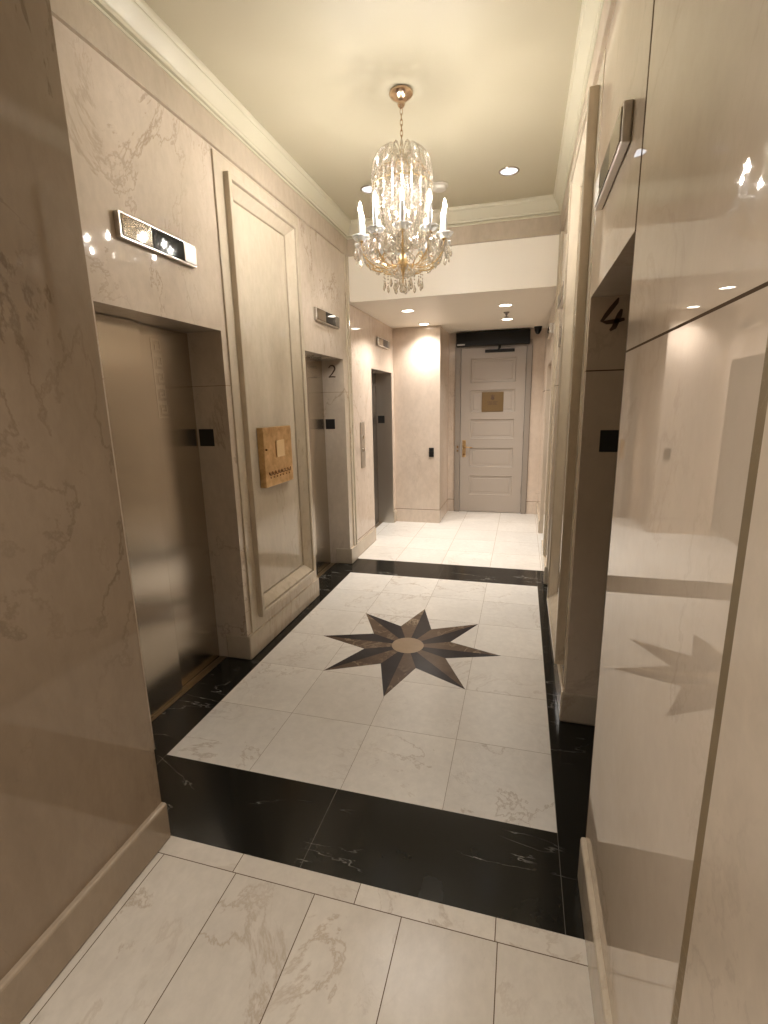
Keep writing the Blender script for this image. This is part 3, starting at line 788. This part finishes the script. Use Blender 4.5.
# bead strands
def strand(pts, step, r, name='bead_strand'):
    bm = B(); tot = [Vector(p) for p in pts]
    tube(bm, tot, .0008, 4)
    acc = 0.0; last = tot[0]
    for p in tot[1:]:
        d = (p - last).length
        while acc <= d:
            q = last + (p - last) * (acc / d if d else 0)
            rr = r * random.uniform(.75, 1.2)
            octa(bm, q, rr, rr * 1.15); acc += step
        acc -= d; last = p
    return bm
prof_up = [(.02, 0, H(2.99)), (.05, 0, H(3.045)), (.10, 0, H(3.055)), (.15, 0, H(3.01)), (.170, 0, H(2.94)), (.172, 0, H(2.86))]
s_up = cpart('bead_strand', strand([S(i / 20, prof_up) for i in range(21)], .013, .0072), M['crystal'])
prof_dn = [(.172, 0, H(2.86)), (.165, 0, H(2.78)), (.150, 0, H(2.70)), (.145, 0, H(2.62)), (.18, 0, H(2.555)), (.23, 0, H(2.565))]
s_dn = cpart('bead_strand', strand([S(i / 20, prof_dn) for i in range(21)], .0145, .0085), M['crystal'])
prof_in = [(.02, 0, H(2.92)), (.06, 0, H(2.90)), (.095, 0, H(2.82)), (.10, 0, H(2.72)), (.08, 0, H(2.62)), (.03, 0, H(2.53))]
s_in = cpart('bead_strand', strand([S(i / 20, prof_in) for i in range(21)], .018, .010), M['crystal'])
prof_bt = [(.23, 0, H(2.555)), (.19, 0, H(2.49)), (.13, 0, H(2.455)), (.06, 0, H(2.405)), (.03, 0, H(2.385))]
s_bt = cpart('bead_strand', strand([S(i / 16, prof_bt) for i in range(17)], .014, .007), M['crystal'])
# swags between neighbouring arms
a0, a1 = 0.0, math.radians(36)
sw = []
for i in range(17):
    t = i / 16; a = a0 + (a1 - a0) * t
    sw.append(((RA + .01) * math.cos(a), (RA + .01) * math.sin(a), H(2.57 - .085 * (1 - (2 * t - 1) ** 2))))
s_sw = cpart('bead_strand', strand(sw, .013, .008), M['crystal'])
half = math.radians(18)
sw2 = []
for i in range(17):
    t = i / 16; a = a1 * t
    sw2.append(((.165 - .02 * math.sin(math.pi * t)) * math.cos(a), (.165 - .02 * math.sin(math.pi * t)) * math.sin(a), H(2.86 - .10 * (1 - (2 * t - 1) ** 2))))
s_s2 = cpart('bead_strand', strand(sw2, .014, .0075), M['crystal'])
sw3 = []
for i in range(17):
    t = i / 16; a = a1 * t; rr = .24 - .05 * math.sin(math.pi * t)
    sw3.append((rr * math.cos(a), rr * math.sin(a), H(2.565 - .13 * (1 - (2 * t - 1) ** 2))))
s_s3 = cpart('bead_strand', strand(sw3, .014, .0085), M['crystal'])
for o, offs in ((s_up, (0, half)), (s_dn, (0, half)), (s_in, (0, half)), (s_bt, (half,)), (s_sw, (0,)), (s_s3, (0,)), (s_s2, (0,))):
    for k in range(N):
        for q, da in enumerate(offs):
            if k == 0 and q == 0: o.rotation_euler = (0, 0, angs[0] + da)
            else: dup(o, (0, 0, 0), angs[k] + da)
# gilt wire leaves of the crown with crystal leaves
bm = B()
for sgn_ in (-1, 1):
    pts = [(.03, 0, H(2.93)), (.09, sgn_ * .012, H(2.96)), (.14, sgn_ * .026, H(2.94)), (.165, sgn_ * .034, H(2.90))]
    tube(bm, [S(i / 12, pts) for i in range(13)], .0016, 5)
wire = cpart('wire_spray', bm, M['gold'], rz=angs[0])
bm = B()
for i in range(7):
    t = (i + 1) / 8
    for sgn_ in (-1, 1):
        pts = [(.03, 0, H(2.93)), (.09, sgn_ * .012, H(2.96)), (.14, sgn_ * .026, H(2.94)), (.165, sgn_ * .034, H(2.90))]
        p = S(t, pts); octa(bm, p + Vector((0, sgn_ * .008, -.006)), .008, .016)
obj('leaf_crystal', bm, M['crystal'], wire)
for k in range(1, N): dup(wire, (0, 0, 0), angs[k])
# ring and finial ball
bm = B(); tube(bm, [(.115 * math.cos(2 * math.pi * i / 40), .115 * math.sin(2 * math.pi * i / 40), H(2.43)) for i in range(40)], .0028, 6, closed=True)
cpart('ring', bm, M['gold'], smooth=True)
bm = B(); tube(bm, [(.172 * math.cos(2 * math.pi * i / 40), .172 * math.sin(2 * math.pi * i / 40), H(2.865)) for i in range(40)], .0022, 6, closed=True)
cpart('ring', bm, M['gold'], smooth=True)
bm = B(); bmesh.ops.create_icosphere(bm, subdivisions=2, radius=.024); bmesh.ops.translate(bm, verts=bm.verts, vec=(0, 0, H(2.322)))
cpart('crystal_ball', bm, M['crystal'])
